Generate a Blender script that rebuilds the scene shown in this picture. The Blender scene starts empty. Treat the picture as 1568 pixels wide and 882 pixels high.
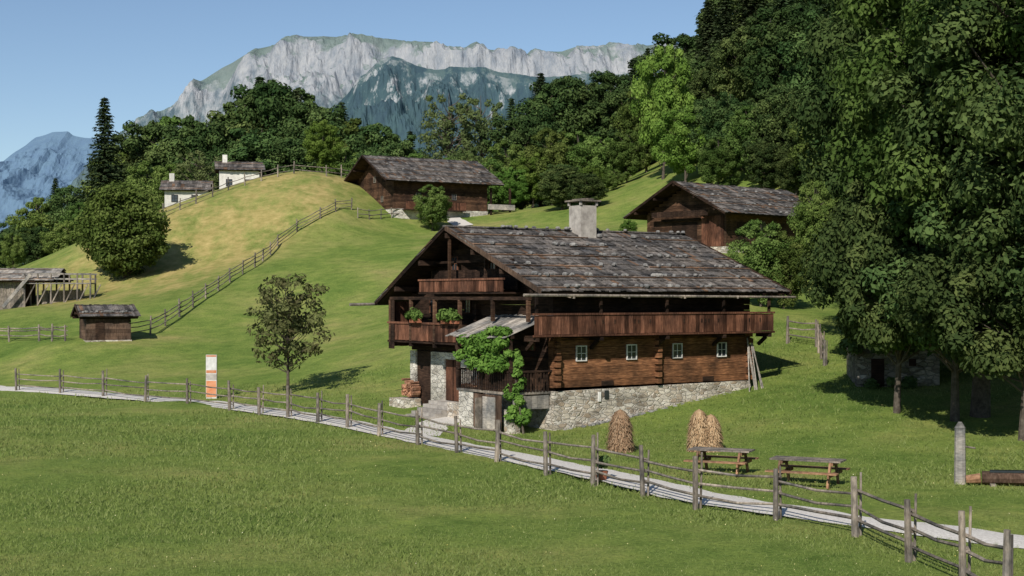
import bpy, math, random
import numpy as np
from mathutils import Vector, Matrix, noise
random.seed(7); rng=np.random.default_rng(7)
F=2178.0; CX=784.0; HY=455.0; CH=5.4
scn=bpy.context.scene
# ------------------------------------------------------------------ materials
def nt(name):
    m=bpy.data.materials.new(name); m.use_nodes=True
    n=m.node_tree; n.nodes.clear(); return m,n
def N(n,t,**k):
    x=n.nodes.new(t)
    for a,b in k.items():
        setattr(x,a,b)
    return x
def ramp(n,fac,cols,pos=None):
    r=n.nodes.new('ShaderNodeValToRGB'); e=r.color_ramp.elements
    k=len(cols)
    pos=pos or [i/(k-1) for i in range(k)]
    while len(e)<k: e.new(0.5)
    for i in range(k): e[i].position=pos[i]; e[i].color=(*cols[i],1)
    n.links.new(fac,r.inputs[0]); return r.outputs[0]
def mixc(n,fac,a,b,mode='MIX'):
    m=n.nodes.new('ShaderNodeMix'); m.data_type='RGBA'; m.blend_type=mode
    for s,v in ((0,fac),(6,a),(7,b)):
        if hasattr(v,'links'): n.links.new(v,m.inputs[s])
        else: m.inputs[s].default_value=v if s==0 else (*v,1)
    return m.outputs[2]
def coords(n,scale=(1,1,1),kind='Object'):
    t=N(n,'ShaderNodeTexCoord'); mp=N(n,'ShaderNodeMapping'); mp.inputs['Scale'].default_value=scale
    n.links.new(t.outputs[kind],mp.inputs[0]); return mp.outputs[0]
def noisen(n,vec,scale,detail=5,rough=.6):
    x=N(n,'ShaderNodeTexNoise'); x.inputs['Scale'].default_value=scale; x.inputs['Detail'].default_value=detail
    x.inputs['Roughness'].default_value=rough; n.links.new(vec,x.inputs['Vector']); return x.outputs['Fac']
def rndscale(n,col,amt,attr='rnd'):
    a=N(n,'ShaderNodeAttribute',attribute_name=attr)
    mr=N(n,'ShaderNodeMapRange'); mr.inputs['To Min'].default_value=1-amt; mr.inputs['To Max'].default_value=1+amt
    n.links.new(a.outputs['Fac'],mr.inputs['Value'])
    s=N(n,'ShaderNodeVectorMath',operation='SCALE'); n.links.new(col,s.inputs[0]); n.links.new(mr.outputs[0],s.inputs['Scale'])
    return s.outputs[0]
def finish(n,col,rough=.85,bump=None,bs=.3,bd=.02,spec=.2):
    b=N(n,'ShaderNodeBsdfPrincipled'); b.inputs['Roughness'].default_value=rough
    b.inputs['Specular IOR Level'].default_value=spec
    n.links.new(col,b.inputs['Base Color'])
    if bump is not None:
        bn=N(n,'ShaderNodeBump'); bn.inputs['Strength'].default_value=bs; bn.inputs['Distance'].default_value=bd
        n.links.new(bump,bn.inputs['Height']); n.links.new(bn.outputs[0],b.inputs['Normal'])
    o=N(n,'ShaderNodeOutputMaterial'); n.links.new(b.outputs[0],o.inputs[0])
def wood(name,cols,grain=(1,1,14),amt=.35,rough=.85,sc=1.2,bs=.5,low=(.45,.47,.5),high=(1.4,1.3,1.2)):
    m,n=nt(name); v=coords(n,grain); f=noisen(n,v,sc*2,6,.65)
    v2=coords(n,(1,1,1)); g=noisen(n,v2,.9,4,.6)
    c=ramp(n,f,cols,[.3+.4*i/(len(cols)-1) for i in range(len(cols))])
    d=ramp(n,g,[low,high],[.35,.65])
    c=mixc(n,1.0,c,d,'MULTIPLY'); c=rndscale(n,c,amt); finish(n,c,rough,f,bs,.02,.1); return m
M={}
M['log']=wood('weathered_log',[(.045,.024,.014),(.145,.07,.037),(.3,.155,.08)],(1,1,10),.45)
M['logd']=wood('barn_log',[(.025,.016,.012),(.07,.04,.026),(.13,.08,.052)],(1,1,10),.4)
M['dark']=wood('dark_timber',[(.012,.009,.007),(.032,.02,.015),(.06,.038,.027)],(1,1,8),.35)
M['rail']=wood('balcony_board',[(.035,.02,.014),(.1,.046,.03),(.19,.1,.066)],(14,14,1),.6)
M['shed']=wood('shed_board',[(.04,.027,.02),(.09,.06,.045),(.15,.11,.085)],(8,8,1),.45)
M['grey']=wood('grey_weathered_wood',[(.09,.08,.07),(.2,.18,.155),(.3,.27,.24)],(5,5,2),.3)
M['greyh']=wood('grey_bleached_board',[(.16,.15,.14),(.28,.27,.25),(.4,.38,.35)],(2,2,8),.3)
M['roof']=wood('roof_shingle',[(.045,.043,.042),(.11,.104,.1),(.205,.195,.185)],(8,2,2),.5)
M['roofbrown']=wood('roof_lath',[(.07,.045,.033),(.14,.09,.062),(.22,.15,.1)],(2,8,8),.4)
M['pine']=wood('table_wood',[(.13,.075,.045),(.22,.13,.08),(.3,.2,.13)],(3,3,3),.25)
M['fire']=wood('firewood_brick',[(.17,.08,.05),(.3,.16,.1),(.38,.25,.17)],(3,3,3),.4)
def simple(name,c1,c2,sc=4,rough=.8,bs=.3,amt=.2,bd=.02):
    m,n=nt(name); v=coords(n); f=noisen(n,v,sc,6,.65); c=ramp(n,f,[c1,c2],[.35,.65]); c=rndscale(n,c,amt); finish(n,c,rough,f,bs,bd); return m
M['rock']=simple('roof_stone',(.12,.12,.12),(.26,.25,.23),3)
M['white']=simple('white_painted_wood',(.5,.49,.46),(.7,.69,.66),5)
M['plaster']=simple('white_plaster',(.5,.48,.44),(.7,.68,.62),2)
M['chim']=simple('chimney_render',(.22,.2,.18),(.4,.37,.33),3)
M['orange']=simple('orange_panel',(.5,.17,.07),(.55,.28,.16),3,.5)
M['gravel']=simple('gravel_path',(.46,.43,.39),(.68,.65,.6),14,.95,.6)
M['terr']=simple('terracotta',(.3,.1,.05),(.35,.14,.08),3)
def glassm():
    m,n=nt('window_glass'); v=coords(n); f=noisen(n,v,2,2); c=ramp(n,f,[(.01,.012,.014),(.05,.06,.07)]); finish(n,c,.12,None,spec=.6); return m
M['glass']=glassm()
def stonem(name,cols,sc=2.6,mort=(.55,.52,.47)):
    m,n=nt(name); v=coords(n,(1,1,2.1))
    dn=N(n,'ShaderNodeTexNoise'); dn.inputs['Scale'].default_value=2.5; n.links.new(v,dn.inputs['Vector'])
    add=N(n,'ShaderNodeVectorMath',operation='MULTIPLY_ADD'); n.links.new(dn.outputs['Color'],add.inputs[0]); add.inputs[1].default_value=(.3,.3,.3); n.links.new(v,add.inputs[2])
    a=N(n,'ShaderNodeTexVoronoi'); a.inputs['Scale'].default_value=sc; n.links.new(add.outputs[0],a.inputs['Vector'])
    b=N(n,'ShaderNodeTexVoronoi',feature='DISTANCE_TO_EDGE'); b.inputs['Scale'].default_value=sc; n.links.new(add.outputs[0],b.inputs['Vector'])
    sx=N(n,'ShaderNodeSeparateColor'); n.links.new(a.outputs['Color'],sx.inputs[0])
    c=ramp(n,sx.outputs[0],cols)
    f=noisen(n,v,9,5); c=mixc(n,.6,c,ramp(n,f,[(.45,.43,.4),(1.3,1.28,1.2)],[.3,.7]),'MULTIPLY')
    e=ramp(n,b.outputs['Distance'],[(0,0,0),(1,1,1)],[.01,.09]); c=mixc(n,e,mort,c)
    big=noisen(n,v,.6,4); c=mixc(n,1,c,ramp(n,big,[(.55,.54,.52),(1.15,1.13,1.1)],[.35,.6]),'MULTIPLY')
    ad=N(n,'ShaderNodeMath',operation='MULTIPLY_ADD'); ad.inputs[1].default_value=.3; n.links.new(f,ad.inputs[0]); n.links.new(e,ad.inputs[2])
    finish(n,c,.9,ad.outputs[0],.9,.05); return m
M['stone']=stonem('rubble_stone',[(.26,.22,.18),(.5,.46,.4),(.64,.61,.56),(.36,.29,.22),(.68,.66,.62)],3.2)
M['stonew']=stonem('whitewashed_stone',[(.55,.53,.48),(.7,.68,.64),(.45,.42,.38)],2.6,(.68,.66,.62))
M['stoned']=stonem('mossy_stone',[(.1,.09,.07),(.22,.2,.17),(.34,.32,.28),(.14,.14,.09),(.45,.43,.4)],2.6,(.2,.19,.16))
def leafm(name,dark,mid,light,trans=.28):
    m,n=nt(name)
    at=N(n,'ShaderNodeAttribute',attribute_name='rnd'); c=ramp(n,at.outputs['Fac'],[dark,mid,light],[.05,.5,.95])
    oi=N(n,'ShaderNodeObjectInfo'); h=N(n,'ShaderNodeHueSaturation')
    mr=N(n,'ShaderNodeMapRange'); mr.inputs['To Min'].default_value=.476; mr.inputs['To Max'].default_value=.516; n.links.new(oi.outputs['Random'],mr.inputs['Value'])
    mv=N(n,'ShaderNodeMapRange'); mv.inputs['To Min'].default_value=.68; mv.inputs['To Max'].default_value=1.3; 
    ml=N(n,'ShaderNodeMath',operation='FRACT'); m7=N(n,'ShaderNodeMath',operation='MULTIPLY'); m7.inputs[1].default_value=7.31
    n.links.new(oi.outputs['Random'],m7.inputs[0]); n.links.new(m7.outputs[0],ml.inputs[0]); n.links.new(ml.outputs[0],mv.inputs['Value'])
    n.links.new(mr.outputs[0],h.inputs['Hue']); n.links.new(mv.outputs[0],h.inputs['Value']); n.links.new(c,h.inputs['Color']); c=h.outputs[0]
    d=N(n,'ShaderNodeBsdfDiffuse'); t=N(n,'ShaderNodeBsdfTranslucent')
    n.links.new(c,d.inputs[0]); n.links.new(c,t.inputs[0])
    a=N(n,'ShaderNodeMixShader'); a.inputs[0].default_value=trans; n.links.new(d.outputs[0],a.inputs[1]); n.links.new(t.outputs[0],a.inputs[2])
    o=N(n,'ShaderNodeOutputMaterial'); n.links.new(a.outputs[0],o.inputs[0]); return m
M['leaf']=leafm('broadleaf_foliage',(.05,.09,.022),(.1,.16,.038),(.18,.25,.07),.25)
M['leafd']=leafm('dark_foliage',(.03,.058,.02),(.066,.106,.034),(.13,.18,.058),.2)
M['leafb']=leafm('bright_foliage',(.075,.14,.028),(.12,.21,.04),(.19,.29,.065),.38)
M['leafs']=leafm('olive_foliage',(.07,.1,.035),(.11,.145,.055),(.16,.195,.08),.35)
M['leafo']=leafm('sparse_brown_foliage',(.09,.08,.04),(.12,.13,.05),(.17,.18,.07),.3)
M['needle']=leafm('spruce_needles',(.026,.045,.022),(.05,.078,.034),(.085,.115,.052),.12)
M['grassb']=leafm('grass_blades',(.15,.2,.055),(.2,.25,.07),(.26,.3,.11),.4)
M['flower']=simple('meadow_flower',(.6,.5,.1),(.7,.66,.45),3)
M['straw']=leafm('hay',(.22,.15,.08),(.38,.27,.15),(.48,.37,.22),.15)
M['bark']=simple('bark',(.05,.04,.03),(.12,.1,.08),6)
# ------------------------------------------------------------------ mesh builder
class MB:
    def __init__(s,*mats): s.V=[];s.Fc=[];s.mi=[];s.r=[];s.mats=list(mats)
    def m(s,k):
        if k not in s.mats: s.mats.append(k)
        return s.mats.index(k)
    def add(s,vs,fs,mk,r=None):
        o=len(s.V); s.V.extend([tuple(v) for v in vs]); r=random.random() if r is None else r; mi=s.m(mk)
        for f in fs: s.Fc.append([o+i for i in f]); s.mi.append(mi); s.r.append(r)
    BF=[(0,3,2,1),(4,5,6,7),(0,1,5,4),(1,2,6,5),(2,3,7,6),(3,0,4,7)]
    def obox(s,c,ax,ay,az,h,mk,r=None):
        c=Vector(c);ax=Vector(ax)*h[0];ay=Vector(ay)*h[1];az=Vector(az)*h[2]
        s.add([c+x*ax+y*ay+z*az for z in(-1,1) for x,y in((-1,-1),(1,-1),(1,1),(-1,1))],s.BF,mk,r)
    def box(s,lo,hi,mk,r=None):
        c=[(a+b)/2 for a,b in zip(lo,hi)]; h=[abs(b-a)/2 for a,b in zip(lo,hi)]
        s.obox(c,(1,0,0),(0,1,0),(0,0,1),h,mk,r)
    def beam(s,a,b,w,h,mk,r=None):
        a=Vector(a);b=Vector(b);d=(b-a);L=d.length;d.normalize()
        up=Vector((0,0,1)) if abs(d.z)<.95 else Vector((0,1,0))
        x=d.cross(up).normalized(); z=x.cross(d)
        s.obox((a+b)/2,x,d,z,(w/2,L/2,h/2),mk,r)
    def cyl(s,a,b,r0,r1,mk,n=8,r=None):
        a=Vector(a);b=Vector(b);d=(b-a).normalized()
        up=Vector((0,0,1)) if abs(d.z)<.95 else Vector((0,1,0))
        x=d.cross(up).normalized(); y=x.cross(d)
        vs=[]
        for p,q in((a,r0),(b,r1)):
            for i in range(n):
                t=2*math.pi*i/n; vs.append(p+(x*math.cos(t)+y*math.sin(t))*q)
        fs=[(i,(i+1)%n,n+(i+1)%n,n+i) for i in range(n)]+[tuple(range(n))[::-1],tuple(range(n,2*n))]
        s.add(vs,fs,mk,r)
    def rock(s,c,R,mk,sq=.7,n=6):
        vs=[];c=Vector(c)
        rings=[(-.95,.3),(-.45,.9),(.25,1),(.85,.5)]
        ph=random.random()*6; ex=random.uniform(.8,1.3)
        for z,q in rings:
            for i in range(n):
                t=ph+2*math.pi*i/n; k=q*random.uniform(.8,1.15)*R
                vs.append(c+Vector((math.cos(t)*k*ex,math.sin(t)*k,z*R*sq)))
        fs=[]
        for j in range(3):
            for i in range(n): fs.append((j*n+i,j*n+(i+1)%n,(j+1)*n+(i+1)%n,(j+1)*n+i))
        fs+=[tuple(range(n))[::-1],tuple(range(3*n,4*n))]
        s.add(vs,fs,mk)
    def quads(s,Q,mk,R):
        if not hasattr(s,'bulk'): s.bulk=[]
        s.bulk.append((Q,s.m(mk),R))
    def mesh(s,name,smooth=False):
        V=np.array(s.V,dtype=np.float32).reshape(-1,3)
        loops=[i for f in s.Fc for i in f]; tot=[len(f) for f in s.Fc]
        mi=list(s.mi); r=list(s.r)
        loops=np.array(loops,dtype=np.int32); tot=np.array(tot,dtype=np.int32); mi=np.array(mi,dtype=np.int32); r=np.array(r,dtype=np.float32)
        for Q,m_,R in getattr(s,'bulk',[]):
            k,c=Q.shape[0],Q.shape[1]; o=len(V)
            V=np.concatenate([V,Q.reshape(-1,3).astype(np.float32)])
            loops=np.concatenate([loops,np.arange(o,o+k*c,dtype=np.int32)]); tot=np.concatenate([tot,np.full(k,c,dtype=np.int32)])
            mi=np.concatenate([mi,np.full(k,m_,dtype=np.int32)]); r=np.concatenate([r,R.astype(np.float32)])
        me=bpy.data.meshes.new(name); me.vertices.add(len(V)); me.vertices.foreach_set('co',V.ravel())
        me.loops.add(len(loops)); me.loops.foreach_set('vertex_index',loops)
        me.polygons.add(len(tot)); st=np.concatenate([[0],np.cumsum(tot)[:-1]]).astype(np.int32)
        me.polygons.foreach_set('loop_start',st); me.polygons.foreach_set('loop_total',tot)
        me.polygons.foreach_set('material_index',mi); me.polygons.foreach_set('use_smooth',np.full(len(tot),smooth))
        for k in s.mats: me.materials.append(M[k])
        a=me.attributes.new('rnd','FLOAT','FACE'); a.data.foreach_set('value',r)
        me.update(calc_edges=True); me.validate(); return me
    def build(s,name,parent=None,loc=(0,0,0),rot=0,smooth=False):
        ob=bpy.data.objects.new(name,s.mesh(name,smooth)); scn.collection.objects.link(ob)
        ob.location=loc; ob.rotation_euler[2]=rot
        if parent: ob.parent=parent
        return ob
def empty(name,loc=(0,0,0),rot=0):
    e=bpy.data.objects.new(name,None); e.empty_display_size=.5; scn.collection.objects.link(e); e.location=loc; e.rotation_euler[2]=rot; return e
# ------------------------------------------------------------------ terrain (thin plate fit of surveyed heights)
S=[]
def sp(px,py,d): S.append(((px-CX)/F*d,d,CH-(py-HY)/F*d))
def sz(px,d,z): S.append(((px-CX)/F*d,d,z))
for x in(-40,-15,0,15,40):
    for y,z in((-25,4.6),(0,3.7),(10,2.1),(18,.55),(25,.02)): S.append((x,y,z))
for x in(-18,-8,0,8,18,30): S.append((x,33,0))
for x in(-22,-10,0,8,18): S.append((x,42,0))
for x in(-25,-12,-4,2,8): S.append((x,50,0))
for x in(-28,-18,-10,-4): S.append((x,60,0))
FP=[(25,599),(92,603),(158,608),(222,615),(287,620),(352,628),(397,635),(441,640),(487,648),(532,656),(580,668),(640,682),(700,695),(760,708),(836,727),(908,742),(985,760),(1065,780),(1188,797),(1310,822),(1392,862),(1475,900),(1540,930)]
for p in FP[::2]: sp(p[0],p[1],11761/(p[1]-HY))
for a in [(0,588,87),(0,560,95),(0,520,105),(100,523,97),(190,523,98),(300,540,95),(300,580,84),(450,565,85),(600,560,80),(600,600,72),(550,500,100),(450,470,112),
 (600,420,120),(650,370,140),(560,345,152),(640,331,160),(740,328,163),(850,335,150),(960,314,150),(1020,330,140),(1000,345,125),(1100,386,110),(1200,391,108),(1250,390,108),
 (900,420,100),(1000,450,85),(1180,470,85),(1200,570,66),(1250,600,60),(1300,440,95),(1280,500,78),(1400,380,115),(1370,590,62),(1568,640,55),(1568,500,75),(1450,560,65),
 (1300,650,53),(1200,640,55),(1000,680,52),(1100,655,56.5),
 (230,512,102),(315,460,115),(390,408,130),(455,355,145),(535,320,152),
 (450,264,165),(350,292,160),(250,334,150),(150,410,140),(95,460,130),(540,275,175),(300,400,140),(380,340,148),(200,460,120),(0,475,118)]: sp(*a)
S+= [(1.7,57.4,0),(10.6,63.4,1.35),(-4.7,66.9,.4),(4.2,73,2.2),(6,60.5,.7),(-1.5,61.5,.1)]
for a in [(100,180,9),(250,200,13),(400,210,15),(600,220,16),(0,140,5.5),(0,200,8),(800,210,18),(1000,200,24),(1200,170,28),(1400,150,28),(1568,110,16),(1100,250,40),(1400,230,55),
 (600,290,15),(0,290,8),(300,290,12),(850,290,30),(-300,100,1),(-300,200,5),(-300,60,0),(1900,60,4),(1900,100,16),(2000,30,0),(1150,140,17),(700,180,15.5)]: sz(*a)
S=np.array(S,float)
TPP=S[:,:2]/50.0
def U(r2): return .5*r2*np.log(r2+1e-9)
n_=len(TPP); K=U(((TPP[:,None]-TPP[None])**2).sum(-1))+np.eye(n_)*2e-3
A=np.zeros((n_+3,n_+3)); A[:n_,:n_]=K; A[:n_,n_]=1; A[:n_,n_+1:]=TPP; A[n_,:n_]=1; A[n_+1:,:n_]=TPP.T
TPW=np.linalg.solve(A,np.concatenate([S[:,2],[0,0,0]]))
def ground(x,y):
    x=np.asarray(x,float);y=np.asarray(y,float); sh=x.shape; x=x.ravel();y=y.ravel()
    xc=np.clip(x,-130,150); yc=np.clip(y,-25,285)
    out=np.empty(len(x))
    for i in range(0,len(x),20000):
        q=np.stack([xc[i:i+20000],yc[i:i+20000]],1)/50
        k=U(((q[:,None]-TPP[None])**2).sum(-1)); out[i:i+20000]=k@TPW[:n_]+TPW[n_]+q@TPW[n_+1:]
    dist=np.hypot(x-xc,y-yc); t=np.clip(dist/500,0,1); t=t*t*(3-2*t)
    return (out*(1-t)).reshape(sh)
def gz(x,y): return float(ground(np.array([x]),np.array([y]))[0])
DD=np.arange(15,290,.1)
def hit(px,py):
    X=(px-CX)/F*DD; Z=CH-(py-HY)/F*DD; g=ground(X,DD); k=np.argmax(Z<g)
    if not (Z<g).any(): k=len(DD)-1
    return Vector((X[k],DD[k],g[k]))
def geo(a,b,n): return list(np.geomspace(a,b,n))
ys=sorted(set([-400,-200,-100,-50]+list(np.arange(-25,110,1.0))+list(np.arange(110,300,3.0))+geo(300,9000,20)))
xs=list(np.arange(-45,45,1.0))+list(np.arange(45,160,3.0))+geo(160,9000,18); xs=sorted(set([float(a) for a in xs]+[-float(a) for a in xs if a>=45]))
XX,YY=np.meshgrid(xs,ys); ZZ=ground(XX,YY)
for w,a in((.9,.03),(.31,.06)): ZZ=ZZ+a*np.sin(XX*w+1.3*np.sin(YY*w*.7))*np.sin(YY*w*.8+XX*.2)*np.clip((YY-24)/10,0,1)*np.clip((np.hypot(XX-4,YY-62)-9)/8,0,1)
ny,nx=XX.shape
me=bpy.data.meshes.new('ground'); me.from_pydata(np.stack([XX,YY,ZZ],-1).reshape(-1,3).tolist(),[],[(j*nx+i,j*nx+i+1,(j+1)*nx+i+1,(j+1)*nx+i) for j in range(ny-1) for i in range(nx-1)])
dry=np.zeros_like(XX)
for px,py,d,R in [(440,275,163,9),(400,290,160,10),(350,305,157,10),(300,345,150,10),(330,330,152,9),(250,360,146,9),(200,400,140,9),(150,430,134,8),(110,450,130,7),(280,400,140,7),(350,380,145,6),(230,440,128,7),(80,370,190,16)]:
    x0=(px-CX)/F*d; dry+=np.exp(-((XX-x0)**2+((YY-d)*.7)**2)/(2*(R*.62)**2))
dry=np.clip(dry*.85,0,1)
at=me.attributes.new('dry','FLOAT','POINT'); at.data.foreach_set('value',dry.ravel().astype(np.float32))
me.polygons.foreach_set('use_smooth',np.full(len(me.polygons),True))
g=bpy.data.objects.new('ground',me); scn.collection.objects.link(g)
m,n=nt('meadow_grass'); v=coords(n)
f1=noisen(n,v,.13,5,.65); f2=noisen(n,v,.9,6,.7); f3=noisen(n,v,9,5,.75)
c=ramp(n,f1,[(.11,.172,.036),(.155,.21,.048),(.21,.237,.068),(.26,.245,.09)],[.33,.48,.6,.72])
c=mixc(n,.8,c,ramp(n,f2,[(.58,.66,.56),(1.0,1.0,1.0),(1.4,1.28,1.25)],[.3,.5,.72]),'MULTIPLY')
c=mixc(n,.85,c,ramp(n,f3,[(.4,.46,.4),(1.0,1.0,1.0),(1.6,1.5,1.4)],[.28,.5,.75]),'MULTIPLY')
da=N(n,'ShaderNodeAttribute',attribute_name='dry')
yc=ramp(n,f2,[(.22,.2,.06),(.46,.36,.15)],[.3,.7]); 
mm=N(n,'ShaderNodeMath',operation='MULTIPLY'); n.links.new(da.outputs['Fac'],mm.inputs[0]); 
vs_=coords(n,(1,.35,1)); fb=noisen(n,vs_,.3,6,.75); rb=ramp(n,fb,[(.2,.2,.2),(1,1,1)],[.4,.58]); n.links.new(rb,mm.inputs[1])
c=mixc(n,mm.outputs[0],c,yc)
finish(n,c,.95,f3,.7,.08,.05); me.materials.append(m)
# ------------------------------------------------------------------ gravel path
def strip(name,pts,wd,mk,lift=.045):
    mb=MB(mk); P3=[hit(*p) for p in pts]; Q=[]
    for i in range(len(P3)-1):
        k=max(2,int((P3[i+1]-P3[i]).length/.5))
        for j in range(k): Q.append(P3[i].lerp(P3[i+1],j/k))
    Q.append(P3[-1])
    for _ in range(12):
        Q=[Q[0]]+[(Q[i-1]+Q[i]*2+Q[i+1])/4 for i in range(1,len(Q)-1)]+[Q[-1]]
    rows=[]
    for i,q in enumerate(Q):
        t=(Q[min(i+1,len(Q)-1)]-Q[max(i-1,0)]); t.z=0; t.normalize(); nn=Vector((-t.y,t.x,0))
        row=[]
        for s_ in(-1,-.5,0,.5,1):
            w=wd/2*s_*(1+.22*noise.noise(Vector((i*.45,s_*9,3)))) ; p=q+nn*w; row.append(Vector((p.x,p.y,gz(p.x,p.y)+lift-.04*abs(s_))))
        rows.append(row)
    vs=[p for r in rows for p in r]; fs=[(i*5+j,i*5+j+1,(i+1)*5+j+1,(i+1)*5+j) for i in range(len(rows)-1) for j in range(4)]
    mb.add(vs,fs,mk,.5); mb.build(name,smooth=True); return Q
PATH=strip('gravel_path',[(-60,592),(0,596),(90,600),(250,613),(330,619),(400,629),(470,639),(530,649),(600,664),(640,673),(700,684),(760,697),(830,710),(900,724),(1000,745),(1065,764),(1130,774),(1200,783),(1300,796),(1400,810),(1500,826),(1600,838),(1750,850)],1.75,'gravel',.075)
strip('footpath',[(672,326),(690,333),(700,340),(712,347)],2.0,'gravel',.1)
strip('footpath',[(640,668),(655,655),(672,645),(690,640)],1.6,'gravel',.05)
# ------------------------------------------------------------------ fences
def fence(name,pts,hs=(1.25,1.45),rails=(.35,.68,1.0),pr=.075,rr=.035,mk='grey',pair=True,step=None,world=False):
    P3=[Vector(p) for p in pts] if world else [hit(*p) for p in pts]
    if step:
        Q=[P3[0]]
        for a,b in zip(P3,P3[1:]):
            k=max(1,round((b-a).length/step))
            for j in range(1,k+1):
                q=a.lerp(b,j/k); q.z=gz(q.x,q.y); Q.append(q)
        P3=Q
    mb=MB(mk)
    for i,p in enumerate(P3):
        h=random.uniform(*hs); t=Vector((random.uniform(-.07,.07),random.uniform(-.05,.05),h))
        mb.cyl(p-Vector((0,0,.3)),p+t,pr*random.uniform(.95,1.2),pr*random.uniform(.75,.95),mk,7)
        if pair:
            o=Vector((.14,.12,0)); mb.cyl(p+o-Vector((0,0,.2)),p+o+Vector((random.uniform(-.04,.04),0,h*random.uniform(.85,1.08))),pr*.45,pr*.35,mk,6)
        if i<len(P3)-1:
            q=P3[i+1]
            for r in rails:
                a=p+Vector((.06,.08,r+random.uniform(-.06,.06))); b=q+Vector((.06,.08,r+random.uniform(-.06,.06)))
                e=(b-a)*.04; a=a-e; b=b+e; md=(a+b)/2-Vector((0,0,random.uniform(.0,.09)))
                mb.cyl(a,md,rr*random.uniform(.8,1.25),rr,mk,6); mb.cyl(md,b,rr,rr*random.uniform(.8,1.2),mk,6)
    return mb.build(name)
fence('wooden_fence',FP)
fence('wooden_fence',[(192,520),(230,512),(275,485),(315,458),(352,432),(390,408),(425,378),(455,356),(490,336),(538,321)],(1.2,1.4),(.4,.75,1.05),.075,.038,pair=False,step=3.2)
fence('wooden_fence',[(-30,521),(60,522),(100,523)],(1.1,1.3),(.4,.8,1.0),.08,.045,pair=False,step=3)
fence('wooden_fence',[(250,333),(300,312),(350,292),(400,277),(450,266),(500,270),(545,276)],(1.2,1.6),(.5,1.0),.08,.045,pair=False,step=2.6)
fence('wooden_fence',[(1205,525),(1250,530),(1262,560)],(1.2,1.4),(.4,.8,1.1),.07,.04,step=1.6)
fence('wooden_fence',[(548,334),(600,334),(640,333)],(1.1,1.2),(.5,1.0),.06,.05,pair=False,step=2)
fence('wooden_fence',[(35,400),(75,372),(118,345)],(1.3,1.6),(.5,1.0),.1,.07,pair=False,step=4)
# ------------------------------------------------------------------ building kit (local x=u along eave side, y=v along gable)
def slope_roof(mb,u0,u1,v0,z0,v1,z1,bw=.22,rl=.62,stones=30,mk='roof',th=.025):
    d=Vector((0,v1-v0,z1-z0)); L=d.length; d.normalize(); ux=Vector((1,0,0)); nn=ux.cross(d)
    if nn.z<0: nn=-nn
    E=Vector((0,v0,z0)); rows=max(2,int(L/rl)); rl=L/rows
    mb.obox(E+d*L/2+Vector(((u0+u1)/2,0,0))-nn*.08,ux,d,nn,((u1-u0)/2-.04,L/2-.03,.045),'dark')
    for r in range(rows):
        u=u0-random.random()*bw*.3
        while u<u1:
            w=bw*random.uniform(.6,1.35); lift=.03+random.uniform(0,.018); tl=random.uniform(.05,.075)
            dd=(d-nn*tl*1.0).normalized(); n2=ux.cross(dd); n2=n2 if n2.z>0 else -n2
            jl=random.uniform(-.07,.07)
            c=E+d*(rl*(r+.5)+jl)+nn*lift+Vector((min(u+w/2,u1),0,0))
            mb.obox(c,ux,dd,n2,(w/2-.006,rl*.62,th/2+.004),'roofbrown' if (mk=='roof' and random.random()<.05) else mk)
            u+=w
    for r in range(rows):
        if r%2==1: continue
        u=u0
        while u<u1-1:
            l=min(random.uniform(2,4),u1-u); a=E+d*(rl*(r+.35))+nn*.09+Vector((u,0,0)); b=a+Vector((l,0,0))+d*random.uniform(-.05,.05)
            if random.random()<.85: mb.cyl(a,b,.035,.03,'roofbrown',5)
            u+=l
    for k in range(stones):
        r=random.choice(range(0,rows,2)); mb.rock(E+d*(rl*(r+.5)+random.uniform(-.05,.1))+nn*.14+Vector((random.uniform(u0+.3,u1-.3),0,0)),random.uniform(.07,.16),'rock')
def logwall_u(mb,u0,u1,v,z0,z1,t,mk,co=.24,side=-1):
    z=z0
    while z<z1-.02:
        h=min(co*random.uniform(.9,1.1),z1-z); o=random.uniform(0,.02)
        mb.box((u0,v-t/2-o,z+.006),(u1,v+t/2+o,z+h-.006),mk); z+=h
def logwall_v(mb,v0,v1,u,z0,z1,t,mk,lim=None,co=.24):
    z=z0
    while z<z1-.02:
        h=min(co*random.uniform(.9,1.1),z1-z); a,b=v0,v1
        if lim: a=max(a,lim(z+h)[0]); b=min(b,lim(z+h)[1])
        if b>a+.1:
            o=random.uniform(0,.02); mb.box((u-t/2-o,a,z+.006),(u+t/2+o,b,z+h-.006),mk)
        z+=h
def window(mb,c,axis,w,h,out,frame='white'):
    def bx(a0,a1,z0,z1,d0,d1,mk):
        if axis=='u': mb.box((c[0]+a0,c[1]-d1,c[2]+z0),(c[0]+a1,c[1]-d0,c[2]+z1),mk)
        else: mb.box((c[0]-d1,c[1]+a0,c[2]+z0),(c[0]-d0,c[1]+a1,c[2]+z1),mk)
    o=out
    bx(-w/2,w/2,-h/2,h/2,o,o+.02,'glass'); t=.04
    bx(-w/2-t,-w/2,-h/2-t,h/2+t,o,o+.06,frame); bx(w/2,w/2+t,-h/2-t,h/2+t,o,o+.06,frame)
    bx(-w/2,w/2,h/2,h/2+t,o,o+.06,frame); bx(-w/2,w/2,-h/2-t,-h/2,o,o+.06,frame)
    bx(-.012,.012,-h/2,h/2,o+.022,o+.04,frame); bx(-w/2,-.016,-.01,.01,o+.022,o+.038,frame); bx(.016,w/2,-.01,.01,o+.022,o+.038,frame)
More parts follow.
